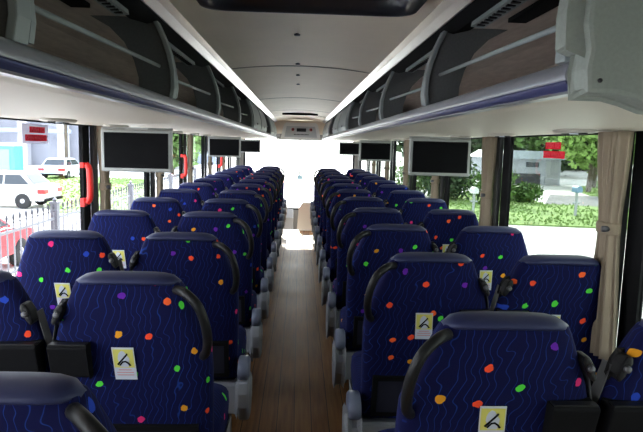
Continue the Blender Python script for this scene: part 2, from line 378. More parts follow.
# ------------------------------------------------------------------ luggage racks
DIV = [.95 + 1.13*k for k in range(0, 10)]
def arc(c, r, a0, a1, n): return [(c[0]+r*math.cos(a0+(a1-a0)*k/n), c[1]+r*math.sin(a0+(a1-a0)*k/n)) for k in range(n+1)]
def rack(s, nm):
    r = empty('luggage_rack', (0,0,EYE)); tag(r, {'left':'long open overhead luggage rack along the left side of the coach','right':'long open overhead luggage rack along the right side, closed by a grey end plate'}[nm], 'luggage rack')
    y0 = YB+.01 if s < 0 else DIV[0]
    y1 = 11.2
    def pz(pts): return [(s*x, z) for x, z in pts]
    # body: floor, back and roof of the bin as a bent sheet with thickness
    m = MB()
    inner = [(.47,.138),(.80,.125),(1.16,.13),(1.21,.20),(1.20,.30),(1.12,.38),(.95,.42),(.60,.43)]
    outer = [(.60,.455),(1.0,.455),(1.24,.42),(1.262,.30),(1.262,.094),(.90,.098),(.52,.101),(.47,.108)]
    m.prism(pz(inner+outer), 'y', y0, y1); m.build('bin_shell', RACKIN, r)
    # underside panel
    m = MB(); m.prism(pz([(.455,.104),(.475,.101),(.90,.098),(1.262,.094),(1.262,.082),(.90,.087),(.50,.092),(.46,.096)]), 'y', y0, y1)
    m.build('underside_panel', CREAM, r)
    # bull nose: silver upper, blue lower
    m = MB(); A = arc((.463,.126), .026, math.radians(80), math.radians(205), 10); m.prism(pz(A+[(.475,.112),(.475,.150)]), 'y', y0, y1, 0, True); m.build('front_rail', LIPG, r)
    m = MB(); A = arc((.463,.126), .0265, math.radians(200), math.radians(262), 6); m.prism(pz(A+[(.47,.11),(.45,.116)]), 'y', y0, y1, 0, True); m.build('blue_band', LIPB, r)
    m = MB(); m.prism(pz([(.452,.097),(.466,.095),(.466,.101),(.452,.102)]), 'y', y0, y1); m.build('bright_bead', ALU, r)
    # top rail: metal strip by the ceiling and dark perforated hinge channel
    m = MB(); m.prism(pz([(.428,.447),(.452,.434),(.478,.415),(.490,.42),(.485,.44),(.46,.455)]), 'y', YB+.01, 11.2); m.build('top_rail', ALU, r)
    m = MB(); m.prism(pz([(.487,.418),(.54,.405),(.60,.42),(.60,.452),(.487,.452)]), 'y', y0, y1); m.build('hinge_channel', BLACKM, r)
    for k in range(0, 7):
        m = MB(); y = DIV[k] + .28
        m.prism(pz([(.535,.385),(.575,.380),(.578,.388),(.538,.400)]), 'y', y, y+.62)
        for q in range(16):
            yy = y+.03+q*.036; m.box(*sorted((s*.543, s*.566)), yy, yy+.014, .3785, .386, 1)
        m.build('hinge_plate', [RACKT, BLACK], r)
    # vents in the bin back
    for k in range(8):
        y = DIV[k]+.80
        B('bin_vent', BLACKM, r, *sorted((s*.675, s*.735)), y-.16, y+.16, .414, .428)
    # dividers
    fr = [(.462,.150),(.455,.19),(.457,.25),(.468,.30),(.485,.35),(.508,.40),(.52,.425)]
    def divider():
        m = MB()
        back = [(.74,.428),(.67,.39),(.62,.34),(.588,.28),(.572,.22),(.570,.135),(.47,.14)]
        m.prism(pz(fr+back), 'y', 0, .022)
        d = m.build('divider', RACKD, r)
        t = MB(); n = len(fr)
        strip = [(x-.012, z) for x, z in fr] + [(x+.004, z) for x, z in fr[::-1]]
        t.prism(pz(strip), 'y', -.012, .036); t.build('divider_trim', RACKT, d, bevel=.003)
        t = MB(); strip = [(x-.02, z) for x, z in fr[1:4]] + [(x-.008, z) for x, z in fr[1:4][::-1]]
        t.prism(pz([(.448,.155),(.443,.19),(.447,.24),(.456,.24),(.455,.155)]), 'y', .034, .052); t.build('divider_latch', RACKT, d)
        return d
    d0 = divider()
    ys = DIV[1:] if s > 0 else DIV
    for k, y in enumerate(ys):
        d = d0 if k == 0 else copy_tree(d0, r)
        d.location = (0, y, 0)
    # luggage bars between the dividers
    for k in range(len(DIV)-1):
        m = MB(); m.tube([(s*.475, DIV[k]+.02, .225), (s*.50, DIV[k+1], .262)], .0065, 8); m.build('luggage_bar', RACKT, r)
    # two closed doors further forward
    for k in (4, 5, 7, 8):
        m = MB(); A = [(x-.016, z) for x, z in fr]; C = [(x-.003, z) for x, z in fr[::-1]]
        m.prism(pz(A+C), 'y', DIV[k]+.07, DIV[k+1]-.03); dd = m.build('bin_door', RACKT, r, bevel=.002)
        m = MB(); m.box(*sorted((s*.436, s*.450)), DIV[k]+.5, DIV[k]+.62, .19, .21); m.build('door_latch', BLACK, dd, bevel=.002)
    if s > 0:      # solid end plate with its two moulded trims
        m = MB()
        m.prism(pz([(.452,.092),(.448,.13),(.452,.16),(.444,.20),(.447,.26),(.460,.33),(.485,.40),(.50,.44),(1.258,.44),(1.258,.066),(.62,.070),(.565,.073),(.53,.085),(.50,.092)]), 'y', DIV[0]-.05, DIV[0]-.001)
        m.build('end_plate', ENDP, r, bevel=.008, seg=2)
        m = MB(); m.prism(pz([(.424,.165),(.422,.22),(.432,.30),(.460,.39),(.486,.39),(.462,.30),(.452,.22),(.450,.155)]), 'y', DIV[0]-.035, DIV[0]+.02); m.build('end_trim', ENDP, r, bevel=.006)
        m = MB(); m.prism(pz([(.443,.150),(.45,.40),(.465,.40),(.462,.150)]), 'y', DIV[0]+.02, DIV[0]+.06); m.build('end_trim', RACKT, r, bevel=.005)
        m = MB(); m.lathe([(0,-.001),(.0035,-.001),(.0035,.003),(0,.003)], (s*.470, DIV[0]-.052, .112), 'y', 10); m.build('screw', STEEL, r)
    # reading light pods under the rack, two rows above each seat row
    first = None
    for k in range(-1, 13):
        y = (1.03 if s < 0 else 1.43) + .8*k
        if y > 10.9 or y < -.9: continue
        if first is None:
            m = MB(); m.lathe([(.0,.0),(.075,.0),(.085,.012),(.078,.02),(0,.02)], (0,0,0), 'z', 20); first = m.build('service_pod', mat('pod_'+nm, (.50,.46,.40), .45), r); first.scale = (.8,1.5,.8)
            for q, c in enumerate((BLACK, LWHT, BLACK)):
                m = MB(); m.lathe([(.0,-.006),(.016,-.006),(.018,.0),(0,.003)], (0,-.048+.048*q,0), 'z', 12); m.build('air_nozzle' if c is BLACK else 'reading_light', c, first)
            p = first
        else: p = copy_tree(first, r)
        p.location = (s*1.08, y, .072)
    return r
rack(-1, 'left'); rack(1, 'right')

# ------------------------------------------------------------------ screens
def monitor(x, y, label):
    t = empty('hanging_monitor', (x, y, EYE+.068)); tag(t, label, 'monitor', 'drop-down monitors under the luggage racks')
    m = MB(); W, H = .187, .112; zc = -.125
    m.box(-W, W, 0, .035, zc-H, zc+H); m.build('casing', TVF, t, bevel=.010, seg=3)
    B('screen', TVS, t, -W+.018, W-.018, -.004, .004, zc-H+.020, zc+H-.016, bevel=.001)
    m = MB(); m.box(-.06, .06, .012, .04, zc+H-.02, .0); m.lathe([(0,-W),(.012,-W),(.012,W),(0,W)], (0,.026,-.012), 'x', 12); m.build('hinge_bracket', TVF, t)
    return t
monitor(-.87, 3.10, 'black drop-down screen under the left rack, nearest and largest on the left')
monitor(-.87, 6.70, 'black drop-down screen under the left rack, middle one of the left three')
monitor(-.89, 10.4, 'small far black drop-down screen on the left, next to the windscreen')
monitor(.855, 3.45, 'black drop-down screen under the right rack, nearest and largest on the right')
monitor(.88, 6.60, 'black drop-down screen under the right rack, middle one of the right three')
monitor(.90, 10.3, 'small far black drop-down screen on the right, next to the windscreen')

# ------------------------------------------------------------------ curtains
ORD = ['nearest','second','third','fourth','fifth','sixth','seventh','eighth']
def curtain(s, y0, y1, tz, label, narrow=.45, lean=0):
    c = empty('window_curtain', (s*1.205, (y0+y1)/2, SILLZ)); tag(c, label, 'curtain')
    L = (y1-y0); n = 44; rings = []
    top, bot = HEADZ-SILLZ-.005, .02
    for k in range(25):
        z = top + (bot-top)*k/24
        zz = z + SILLZ - tz
        g = 1-(1-narrow)*math.exp(-(zz/.22)**2) if zz > 0 else 1-(1-narrow)*math.exp(-(zz/.28)**2)
        off = lean*(1-g)
        f, b = [], []
        for i in range(n+1):
            t = i/n-.5; yy = t*L*g + off
            dx = .020*math.sin(i/n*2*PI*5.3+k*.03)*(0.5+.5*g) + .006*math.sin(i*1.7)
            f.append((-s*.0+dx, yy, z)); b.append((dx+.006, yy, z))
        rings.append(f+b[::-1])
    m = MB(); m.loft(rings); m.build('curtain_cloth', CURT, c)
    m = MB(); rings = []
    zb = tz-SILLZ; hy = L*narrow/2+.012
    for z in (-.022,-.018,.018,.022):
        q = .004 if abs(z) > .02 else 0
        rings.append([((.036-q)*math.cos(a)+.003, off_+(hy-q)*math.sin(a), zb+z) for a in [2*PI*j/24 for j in range(24)] for off_ in (lean*(1-narrow),)])
    m.loft(rings); m.build('tieback', mat('tieback_cloth', (.32,.255,.18), .9) if 'tieback_cloth' not in bpy.data.materials else bpy.data.materials['tieback_cloth'], c)
    m = MB(); m.lathe([(0,-.012),(.012,-.012),(.012,.012),(0,.012)], (-s*.03, lean*(1-narrow)-hy*.6, zb), 'x', 10); m.build('tieback_button', STEEL, c)
tz = EYE-.29
curtain(1, 2.07, 2.26, tz, 'wide beige tied curtain at the nearest right window post', .55, -.03)
for k in range(1, 6): curtain(1, 2.05+1.4*k+.08, 2.05+1.4*k+.25, tz, 'beige tied curtain on the right side at the %s post from the camera' % ORD[k], .62)
for k in range(0, 5): curtain(-1, 3.45+1.4*k+.06, 3.45+1.4*k+.22, tz, 'beige tied curtain on the left side, %s visible from the camera' % ORD[k], .5)

# ------------------------------------------------------------------ red emergency handles on the left posts
def handle(y, label):
    h = empty('emergency_handle', (-1.225, y, EYE-.36)); tag(h, label, 'handle', 'red emergency window handles on the left')
    m = MB(); m.tube([(0,0,-.005),(.018,0,.02),(.022,0,.10),(.018,0,.19),(0,0,.215)], .018, 12); m.build('grip', REDH, h)
    m = MB(); m.box(-.03,-.005,-.022,.022,-.03,.02); m.box(-.03,-.005,-.02,.02,.195,.225); m.build('mount', REDH, h, bevel=.004)
handle(3.34, 'red emergency handle on the nearest black window post at left')
handle(6.14, 'red emergency handle behind the large left screen, second from the camera')
handle(8.94, 'smallest farthest red emergency handle on the left, before the windscreen')

# ------------------------------------------------------------------ exit stickers on the panes
def text_obj(body, size, m, parent, loc, rot, name):
    c = bpy.data.curves.new(name, 'FONT'); c.body = body; c.size = size; c.align_x = 'CENTER'; c.align_y = 'CENTER'; c.extrude = .0006
    tmp = bpy.data.objects.new(name+'_tmp', c); me = bpy.data.meshes.new_from_object(tmp); bpy.data.objects.remove(tmp); me.materials.clear()
    o = bpy.data.objects.new(name, me); COL.objects.link(o); o.data.materials.append(m); o.parent = parent; o.location = loc; o.rotation_euler = rot
    return o
def translucent(name, col):
    m = bpy.data.materials.new(name); m.use_nodes = True; t = m.node_tree; t.nodes.clear()
    o = t.nodes.new('ShaderNodeOutputMaterial'); a = t.nodes.new('ShaderNodeBsdfTranslucent'); g = t.nodes.new('ShaderNodeBsdfDiffuse')
    mx = t.nodes.new('ShaderNodeMixShader'); a.inputs[0].default_value = (*col, 1); g.inputs[0].default_value = (*col, 1); mx.inputs[0].default_value = .5
    t.links.new(a.outputs[0], mx.inputs[1]); t.links.new(g.outputs[0], mx.inputs[2]); t.links.new(mx.outputs[0], o.inputs[0]); return m
STK = translucent('sticker_clear', (.62,.60,.66)); SRED = translucent('sticker_red', (.85,.06,.11)); SREDL = translucent('sticker_letter', (.9,.22,.30))
def sticker(s, y, z, label, backed):
    t = empty('window_sticker', (s*(WX-.007), y, z)); t.scale = (1, .72, .72) if s > 0 else (1, .68, .62); tag(t, label, 'sticker')
    if backed:
        m = MB(); m.box(-.001, .001, -.20, .20, -.075, .075); m.build('backing', STK, t)
    dx = -s*.003
    m = MB(); m.box(dx-.0004, dx+.0004, -.10, .14, .008, .055); m.box(dx-.0008, dx+.0008, -.165, .165, -.055, -.006); m.build('red_block', SRED, t)
    rot = (PI/2, 0, PI/2 if s < 0 else -PI/2)
    text_obj('PUSH TO', .050, SREDL, t, (dx-s*.0022, .02, .0315), rot, 'lettering')
    text_obj('OPEN WINDOW', .042, SREDL, t, (dx-s*.0022, 0, -.031), rot, 'lettering')
sticker(-1, 2.84, EYE+.018, 'white sticker with red blocks on the nearest left window', True)
sticker(1, 2.83, EYE+.004, 'red two-line sticker on the nearest right window', False)

# ------------------------------------------------------------------ seats
def rear_y(z): return .20*(1.28-z)
TOPZ = 1.28; SEATDROP = -.006
def seat_parts(root, s, aisle):
    """s = +1 when the aisle side is local +x."""
    # backrest shell
    sl = [(.545,.225,.055),(.56,.238,.10),(.62,.244,.12),(.80,.250,.12),(.95,.253,.115),(1.03,.250,.11),(1.09,.232,.105),(1.15,.207,.10),(1.20,.186,.09),(1.235,.171,.085),(1.255,.160,.075),(1.262,.150,.05)]
    rings = []; n = 32
    for z, hw, th in sl:
        hw *= .985; yc = rear_y(z)+.06; ring = []
        for k in range(n):
            a = 2*PI*k/n; c, q = math.cos(a), math.sin(a)
            x = hw*math.copysign(abs(c)**.32, c); y = th/2*math.copysign(abs(q)**.55, q)
            ring.append((x, yc+y, z))
        rings.append(ring)
    m = MB(); m.loft(rings); m.build('backrest', FAB, root)
    # vinyl top cap
    rings = []
    for k in range(13):
        t = -1+2*k/12; x = .158*t; e = max(0, 1-abs(t)**6)**.5; e = max(e, .25)
        zc = 1.260-.008*abs(t)**4
        rings.append([(x, .062+.052*e*math.cos(a), zc+(.022 if math.sin(a) > 0 else .014)*e*math.sin(a)) for a in [2*PI*j/16 for j in range(16)]])
    m = MB(); m.loft(rings); m.build('headrest_cap', CAPM, root)
    # cushion
    sl = [(.13,.225,.06,.60),(.16,.245,.085,.60),(.30,.252,.09,.595),(.50,.252,.09,.60),(.58,.245,.085,.60),(.63,.225,.05,.585)]
    rings = []
    for y, hw, hz, zc in sl:
        hw *= .985
        rings.append([(hw*math.copysign(abs(math.cos(a))**.4, math.cos(a)), y+.06, zc-.005+hz*math.copysign(abs(math.sin(a))**.5, math.sin(a))) for a in [2*PI*j/24 for j in range(24)]])
    m = MB(); m.loft(rings); m.build('seat_cushion', FAB, root)
    # plastic base pan and legs
    m = MB(); m.prism([(.10,.40),(.62,.46),(.64,.51),(.22,.52),(.20,.545),(.13,.545)], 'x', -.247, .247); m.build('base_pan', GREYP, root, bevel=.012)
    for q in (-1, 1):
        m = MB(); m.prism([(.18,.0),(.50,.0),(.50,.02),(.40,.04),(.37,.44),(.27,.43),(.26,.04),(.18,.02)], 'x', q*.17-.02, q*.17+.02); m.build('leg', STEEL, root, bevel=.005)
    # side pod and folded armrest on the aisle side
    if aisle:
        x0, x1 = sorted((s*.250, s*.305))
        m = MB(); m.prism([(.055,.585),(.04,.53),(.05,.46),(.11,.37),(.22,.35),(.30,.42),(.30,.52),(.22,.575),(.12,.59)], 'x', x0, x1); p = m.build('side_cover', GREYP, root, bevel=.018, seg=3)
        m = MB(); m.lathe([(0,-.008),(.05,-.008),(.056,0),(.05,.008),(0,.008)], (s*.303, .145, .52), 'x', 20); m.build('pivot_cap', GREYP, p)
        m = MB(); xs_ = (s*.252, s*.258, s*.296, s*.303); m.loft([[(xq, .125+(rq+.02)*1.05*math.cos(a), .628+rq*math.sin(a)) for a in [2*PI*j/24 for j in range(24)]] for xq, rq in zip(xs_, (.046,.054,.054,.044))]); m.build('armrest', GREYB, root)
        # grab handle
        m = MB(); m.tube([(s*.150,.035,1.235),(s*.185,-.005,1.235),(s*.224,-.025,1.205),(s*.246,-.022,1.15),(s*.251,0,1.09),(s*.240,.045,1.035),(s*.225,.075,1.01)], .0145, 12, sub=5); m.build('grab_handle', BLACK, root)
    # belt guide at the inner shoulder and its webbing
    i = -s if aisle else s      # the side towards the neighbouring seat
    m = MB(); m.prism([(i*.192,1.185),(i*.206,1.184),(i*.220,1.162),(i*.229,1.128),(i*.222,1.116),(i*.208,1.132),(i*.190,1.168)], 'y', .025, .075); g = m.build('belt_guide', BLACK, root, bevel=.008)
    m = MB(); m.lathe([(0,-.008),(.009,-.008),(.010,0),(0,.004)], (i*.208, .024, 1.155), 'y', 14); m.build('guide_button', STEEL, g)
    m = MB(); a = [(i*.224,.085,1.15),(i*.251,.10,1.02),(i*.2515,.16,.85),(i*.2515,.19,.66)]
    for p, q in zip(a[:-1], a[1:]):
        m.loft([[(p[0]-.0009,p[1]-.022,p[2]),(p[0]+.0009,p[1]-.022,p[2]),(p[0]+.0009,p[1]+.022,p[2]),(p[0]-.0009,p[1]+.022,p[2])],[(q[0]-.0009,q[1]-.022,q[2]),(q[0]+.0009,q[1]-.022,q[2]),(q[0]+.0009,q[1]+.022,q[2]),(q[0]-.0009,q[1]+.022,q[2])]], smooth=False)
    m.build('belt_webbing', BELT, root)
    # yellow and white label, slightly crooked
    m = MB(); zt, zb = 1.045, .932
    def P(x, z, d=.0): 
        return (-.020+x+(1.045-z)*.05, rear_y(z)+.0005-d, z)
    def quad(pts, d, mi): 
        f = [P(x,z,d) for x,z in pts]; b = [(p[0],p[1]+.0015,p[2]) for p in f]; n_ = len(f)
        m.add(f+b, [tuple(range(n_)), tuple(range(2*n_-1,n_-1,-1))]+[(k,(k+1)%n_,n_+(k+1)%n_,n_+k) for k in range(n_)], mi)
    quad([(-.034,zb),(.034,zb),(.034,zt),(-.034,zt)], .002, 0)
    quad([(-.031,.975),(.031,.975),(.031,1.039),(-.031,1.039)], .003, 1)
    quad([(-.012,.978),(.012,.978),(.016,.99),(.018,1.008),(.010,1.02),(.004,1.031),(-.004,1.034),(-.012,1.027),(-.016,1.018),(-.018,1.004),(-.014,.992)], .004, 0)
    quad([(-.022,.988),(-.018,.984),(.014,1.020),(.010,1.023)], .005, 2)
    quad([(.009,1.021),(.013,1.019),(.015,1.024),(.011,1.026)], .0055, 2)
    quad([(-.016,.985),(-.004,.998),(.006,1.000),(.016,.993),(.022,.984),(.017,.981),(.011,.990),(.004,.995),(-.003,.993),(-.012,.982)], .006, 2)
    for k, (a_, b_) in enumerate(((-.02,.02),(-.026,.026),(-.026,.026))): quad([(a_,.9655-.009*k),(b_,.9655-.009*k),(b_,.968-.009*k),(a_,.968-.009*k)], .003, 3)
    m.build('warning_label', [LWHT, LYEL, BLACKM, LRED], root)
    # black box on the inner side, magazine pocket below
    x0, x1 = sorted((i*.118, i*.238))
    m = MB(); m.prism([(rear_y(1.06)-.028,1.058),(rear_y(1.06)-.032,1.05),(rear_y(.96)-.025,.952),(rear_y(.96)-.015,.945),(rear_y(.96)+.03,.955),(rear_y(1.06)+.03,1.060)], 'x', x0, x1); b = m.build('folded_cup_holder', BLACKM, root, bevel=.005)
    m = MB(); m.box(x0+.004, x1-.004, rear_y(1.065)-.027, rear_y(1.065)-.0, 1.058, 1.0625); m.build('cup_holder_lid', BLACK, b, bevel=.001)
    m = MB(); y = lambda z: rear_y(z)-.008
    for (xa,xb,za,zb_) in ((-.205,.205,.745,.765),(-.205,.205,.580,.598),(-.205,-.185,.598,.745),(.185,.205,.598,.745)):
        m.prism([(y(za)-.008,za),(y(zb_)-.008,zb_),(y(zb_)+.02,zb_),(y(za)+.02,za)], 'x', xa, xb)
    pk = m.build('magazine_pocket', BLACKM, root)
    m = MB(); m.prism([(y(.59)-.002,.59),(y(.755)-.002,.755),(y(.755)+.006,.755),(y(.59)+.006,.59)], 'x', -.19, .19); m.build('pocket_net', mat('pocket_net', (.012,.013,.03), .9) if 'pocket_net' not in bpy.data.materials else bpy.data.materials['pocket_net'], pk)

protos = {}
def seat(x, y, s, aisle, label, group):
    key = (s, aisle)
    if key not in protos:
        r = empty('coach_seat', (x, y, SEATDROP)); seat_parts(r, s, aisle); protos[key] = r
    else:
        r = copy_tree(protos[key]); r.location = (x, y, SEATDROP)
    tag(r, label, 'seat', group); return r
NTH = ['first','second','third','fourth','fifth','sixth','seventh','eighth','ninth','tenth','eleventh','twelfth','thirteenth']
for k in range(13):
    far = ' and farthest' if k == 12 else ''
    y = .885+.8*k
    seat(-.518, y, 1, True, 'blue patterned seat left of the aisle, %s row from the camera%s' % (NTH[k], far), 'blue coach seats left of the aisle')
    if k: seat(-1.028, y, 1, False, 'blue patterned coach seat by the left windows, in the %s row%s' % (NTH[k], far), 'blue coach seats along the left windows')
    y = 1.30+.8*k
    if y < 10.6:
        far = ' and farthest' if y > 9.8 else ''
        seat(.522, y, -1, True, 'blue patterned seat right of the aisle, %s row from the camera%s' % (NTH[k], far), 'blue coach seats right of the aisle')
        seat(1.03, y, -1, False, 'blue patterned coach seat by the right windows, in the %s row%s' % (NTH[k], far), 'blue coach seats along the right windows')

# ------------------------------------------------------------------ outdoors
G = GROUND
def pos_px(x, y, D):
    """world point that the photo shows at pixel x,y at distance D along the coach axis"""
    u = (x-321.5)/570; v = (y-216)/570
    d = F0 + Rr*u - Ur*v
    t = D/d.y; return Vector((d.x*t, D, EYE+d.z*t))
PAVE = mat('pale_concrete', (.62,.61,.58), .8, noise=.06, nscale=1.2)
struct(B('ground', PAVE, None, -90, 90, -25, 160, G-.3, G))
def grass(name, poly, label):
    m = MB(); m.prism(poly, 'z', G, G+.06)
    base = m.build(name, mat('grass_'+name, (.20,.30,.09), .95, noise=.3, nscale=2.2, bump=.6)); tag(base, label, 'grass', kind='stuff')
    mm = MB()
    xs = [p[0] for p in poly]; ys = [p[1] for p in poly]
    for k in range(3000):
        x = random.uniform(min(xs), max(xs)); y = random.uniform(min(ys), max(ys))
        ins = False
        for i in range(len(poly)):
            a, b = poly[i], poly[i-1]
            if (a[1] > y) != (b[1] > y) and x < (b[0]-a[0])*(y-a[1])/(b[1]-a[1])+a[0]: ins = not ins
        if not ins: continue
        for q in range(3):
            a = random.uniform(0, PI*2); hgt = random.uniform(.04,.12); w2 = .04
            dx, dy = math.cos(a)*w2, math.sin(a)*w2; lx, ly = random.uniform(-.08,.08), random.uniform(-.08,.08)
            mm.add([(x-dx,y-dy,G+.05),(x+dx,y+dy,G+.05),(x+lx,y+ly,G+.06+hgt)], [(0,1,2)])
    bl = mm.build('grass_blades', mat('blades_'+name, (.22,.34,.09), .9, noise=.35, nscale=.8), base)
    return base
def gxy(x, y):      # where pixel x,y meets the ground
    u = (x-321.5)/570; v = (y-216)/570; d = F0 + Rr*u - Ur*v; t = (G-EYE)/d.z; return (d.x*t, d.y*t)
gp = [gxy(440,222), gxy(610,229), gxy(700,234), gxy(700,214), gxy(605,208), gxy(545,205), gxy(515,196), gxy(440,192)]
grass('grass_verge', gp, 'green grass verge across the road outside the right windows')
gp = [gxy(575,190), gxy(590,196), gxy(650,200), gxy(650,184), gxy(600,181)]
grass('grass_bank', gp, 'strip of grass beyond the driveway at right under the trees')
gp = [gxy(46,203), gxy(52,213), gxy(150,213), gxy(150,180), gxy(46,176)]
grass('grass_lawn', gp, 'bright green grass patch behind the iron fence at left')
# tarmac apron beside the verge
m = MB(); m.prism([gxy(545,204), gxy(605,207.5), gxy(700,213), gxy(700,203), gxy(600,197), gxy(550,195)], 'z', G, G+.02)
struct(m.build('path', mat('tarmac', (.20,.195,.20), .9, noise=.15, nscale=1)))

def foliage(mb, c, rad, n, size, mi=0):
    for k in range(n):
        a = random.uniform(0, 2*PI); q = random.uniform(-1, 1); rr = (random.random()**.33)
        s_ = math.sqrt(1-q*q)
        bump = 1+.22*math.sin(3*a+q*4)+.12*math.sin(7*a-5*q)
        p = Vector((c[0]+rad[0]*rr*s_*math.cos(a)*bump, c[1]+rad[1]*rr*s_*math.sin(a)*bump, c[2]+rad[2]*rr*q*bump))
        d1 = Vector((random.gauss(0,1), random.gauss(0,1), random.gauss(0,1))).normalized()
        d2 = d1.cross(Vector((random.gauss(0,1), random.gauss(0,1), random.gauss(0,1)))).normalized()
        z_ = size*random.uniform(.6,1.4)
        mb.add([p-d1*z_, p+d2*z_*.6, p+d1*z_, p-d2*z_*.6], [(0,1,2,3)], mi)
LEAF = [mat('leaf_dark', (.035,.07,.022), .7, noise=.4, nscale=.7), mat('leaf_mid', (.09,.17,.04), .7, noise=.4, nscale=.7), mat('leaf_light', (.22,.36,.09), .7, noise=.35, nscale=.7)]
BARK = mat('bark', (.10,.08,.06), .9, noise=.3, nscale=8)
def tree(x, y, h, r, kind, label, n=2600, size=.30, trunk=.18):
    t = empty('tree', (x, y, G)); tag(t, label, 'tree', 'trees outside the windows')
    m = MB(); m.tube([(0,0,0),(.08,.05,h*.3),(-.05,0,h*.65)], [trunk,trunk*.8,trunk*.6], 10)
    for a in (0, 2.1, 4.0): m.tube([(0,0,h*.35),(math.cos(a)*r*.3, math.sin(a)*r*.3, h*.55),(math.cos(a)*r*.6, math.sin(a)*r*.6, h*.75)], trunk*.4, 7)
    m.build('trunk', BARK, t)
    m = MB()
    zc, zr = {0:(.40,.36), 1:(.50,.32), 2:(.60,.27)}[kind]
    for k in range(6):
        a = k*2.4; rr = r*.45*(k > 0)
        foliage(m, (math.cos(a)*rr, math.sin(a)*rr, h*zc+random.uniform(-.08,.14)*h), (r*.66, r*.66, h*zr), n//6, size)
    m.build('crown', LEAF[kind], t)
def bush(x, y, w_, h, kind, label, n=900):
    t = empty('bush', (x, y, G)); tag(t, label, 'bush', 'bushes outside the right windows')
    m = MB()
    for k in range(5): 
        a = k*PI*2/5; m.tube([(0,0,0),(math.cos(a)*w_*.4, math.sin(a)*w_*.4, h*.6)], .02, 6)
    m.build('stems', BARK, t)
    m = MB()
    for k in range(5): foliage(m, (random.uniform(-.4,.4)*w_, random.uniform(-.3,.3)*w_, h*random.uniform(.42,.6)), (w_*.5, w_*.45, h*.45), n//4, .12)
    m.build('leaves', LEAF[kind], t)
def gb(px, py): return gxy(px, py)
x, y = gb(588,193); tree(x, y, 6.5, 2.6, 2, 'light green leafy tree at right, just above the driveway', 4200, .22)
tree(x+3.0, y+5, 9, 4.5, 2, 'light green tree partly behind the nearest right curtain', 3000, .26)
x, y = gb(571,179); tree(x, y+3, 8.5, 4.2, 1, 'mid green tree behind the white garage, right of its wall', 3200, .34)
x, y = gb(530,176); tree(x, y+12, 13, 8, 0, 'tall dark tree behind the garage roof', 4200, .45)
x, y = gb(480,176); tree(x+6, y+8, 13, 7.5, 0, 'tall dark tree left of the garage, beside the post', 4200, .45)
x, y = gb(600,174); tree(x+5, y+14, 14, 9, 0, 'dark tree far behind the light green tree at right', 3600, .5)
for q, (px, hh) in enumerate(((462,12),(505,15),(548,14),(590,13),(622,14))):
    x, y = gb(px,169); tree(x, y, hh, 7.5, 0, 'dark woodland tree in the far row behind the garage, %s from the left' % ['first','second','third','fourth','fifth'][q], 3600, .9)
x, y = gb(523,203); bush(x, y, 1.15, 1.05, 1, 'rounded green bush left of the driveway, by the black window post', 1500)
x, y = gb(490,205); bush(x, y, 1.7, 1.9, 1, 'green bush seen below the nearest right screen', 1300)
x, y = gb(455,200); bush(x, y, 2.2, 2.2, 0, 'dark green bush behind the nearest right screen', 1500)
x, y = gb(423,196); bush(x, y, 2.4, 2.2, 1, 'green bush seen between the right screens', 1300)

# garage house
gx, gy = gb(535,185)
ga = empty('garage_house', (gx, gy, G)); tag(ga, 'pale garage house with grey blue roof beyond the driveway at right', 'house')
m = MB(); m.box(-3.4, 2.1, 0, 7, 0, 2.2); m.build('wall', mat('garage_wall', (.42,.44,.50), .8), ga)
m = MB(); m.prism([(-3.7,2.18),(2.4,2.18),(1.2,2.85),(-2.6,2.85)], 'y', -.5, 7.5); m.build('roof', mat('garage_roof', (.46,.51,.60), .6), ga)
m = MB(); m.box(-2.6, .4, -.06, 0, .05, .95); m.build('garage_door', mat('garage_door_dark', (.05,.05,.055), .7), ga)
B('side_door', mat('door_pale', (.36,.37,.40), .7), ga, 0.8, 1.9, -.06, .0, .05, 2.1)
B('window', mat('house_window', (.06,.07,.09), .3), ga, -.9, .2, -.06, -.01, 1.5, 1.9)
# mailboxes
def mailbox(px, py, hh, label, c):
    x, y = gxy(px, py); t = empty('mailbox', (x, y, G)); tag(t, label, 'mailbox')
    m = MB(); m.box(-.05,.05,-.05,.05,0,hh-.2); m.box(-.16,.16,-.04,.04,hh*.45,hh*.45+.07); m.build('post', mat('post_'+c, (.40,.42,.46), .7), t, bevel=.01)
    m = MB(); m.prism([(-.13,hh-.2),(.13,hh-.2),(.13,hh-.05)]+arc((0,hh-.05),.13,.0,PI,8)[1:], 'y', -.24, .24); b = m.build('box', mat('box_'+c, (.16,.28,.42) if c == 'blue' else (.70,.72,.75), .4), t)
    B('flag', REDH, b, .135,.15,-.05,.0,hh-.12,hh+.02)
mailbox(575, 217, 1.3, 'blue grey mailbox on a post on the grass at right', 'blue')
mailbox(473, 213, 1.1, 'small white mailbox seen left of the beige curtain at right', 'white')

# iron fence at left
fx = -5.3; fz = EYE-1.40
f = empty('iron_fence', (fx, 4, G)); tag(f, 'grey iron picket fence running alongside the left windows', 'fence')
IRON = mat('fence_iron', (.20,.20,.215), .5, .2); TIP = mat('fence_tip', (.05,.05,.06), .5)
Hf = fz-G
for z in (.35, Hf-.36):
    m = MB(); m.box(-.02,.02, 0, 26, z, z+.05); m.build('rail', IRON, f)
ff = None; k = 0; yy = .15
m = MB()
for q in range(1):
    m.box(-.012,.012,-.012,.012,.08,Hf-.14)
    m.lathe([(.012,Hf-.14),(.026,Hf-.10),(.022,Hf-.05),(.0,Hf)], (0,0,0), 'z', 8, 1); m.lathe([(.02,Hf-.19),(.028,Hf-.175),(.02,Hf-.16)], (0,0,0),'z',8,1)
pk = m.build('picket', [IRON, TIP], f); pk.location = (0, 2.0, 0)
for k in range(1, 92):
    c = pk.copy(); COL.objects.link(c); c.parent = f; c.location = (0, 2.0+.25*k, 0)
    if k % 12 == 4: c.location.x = 0
pp = None
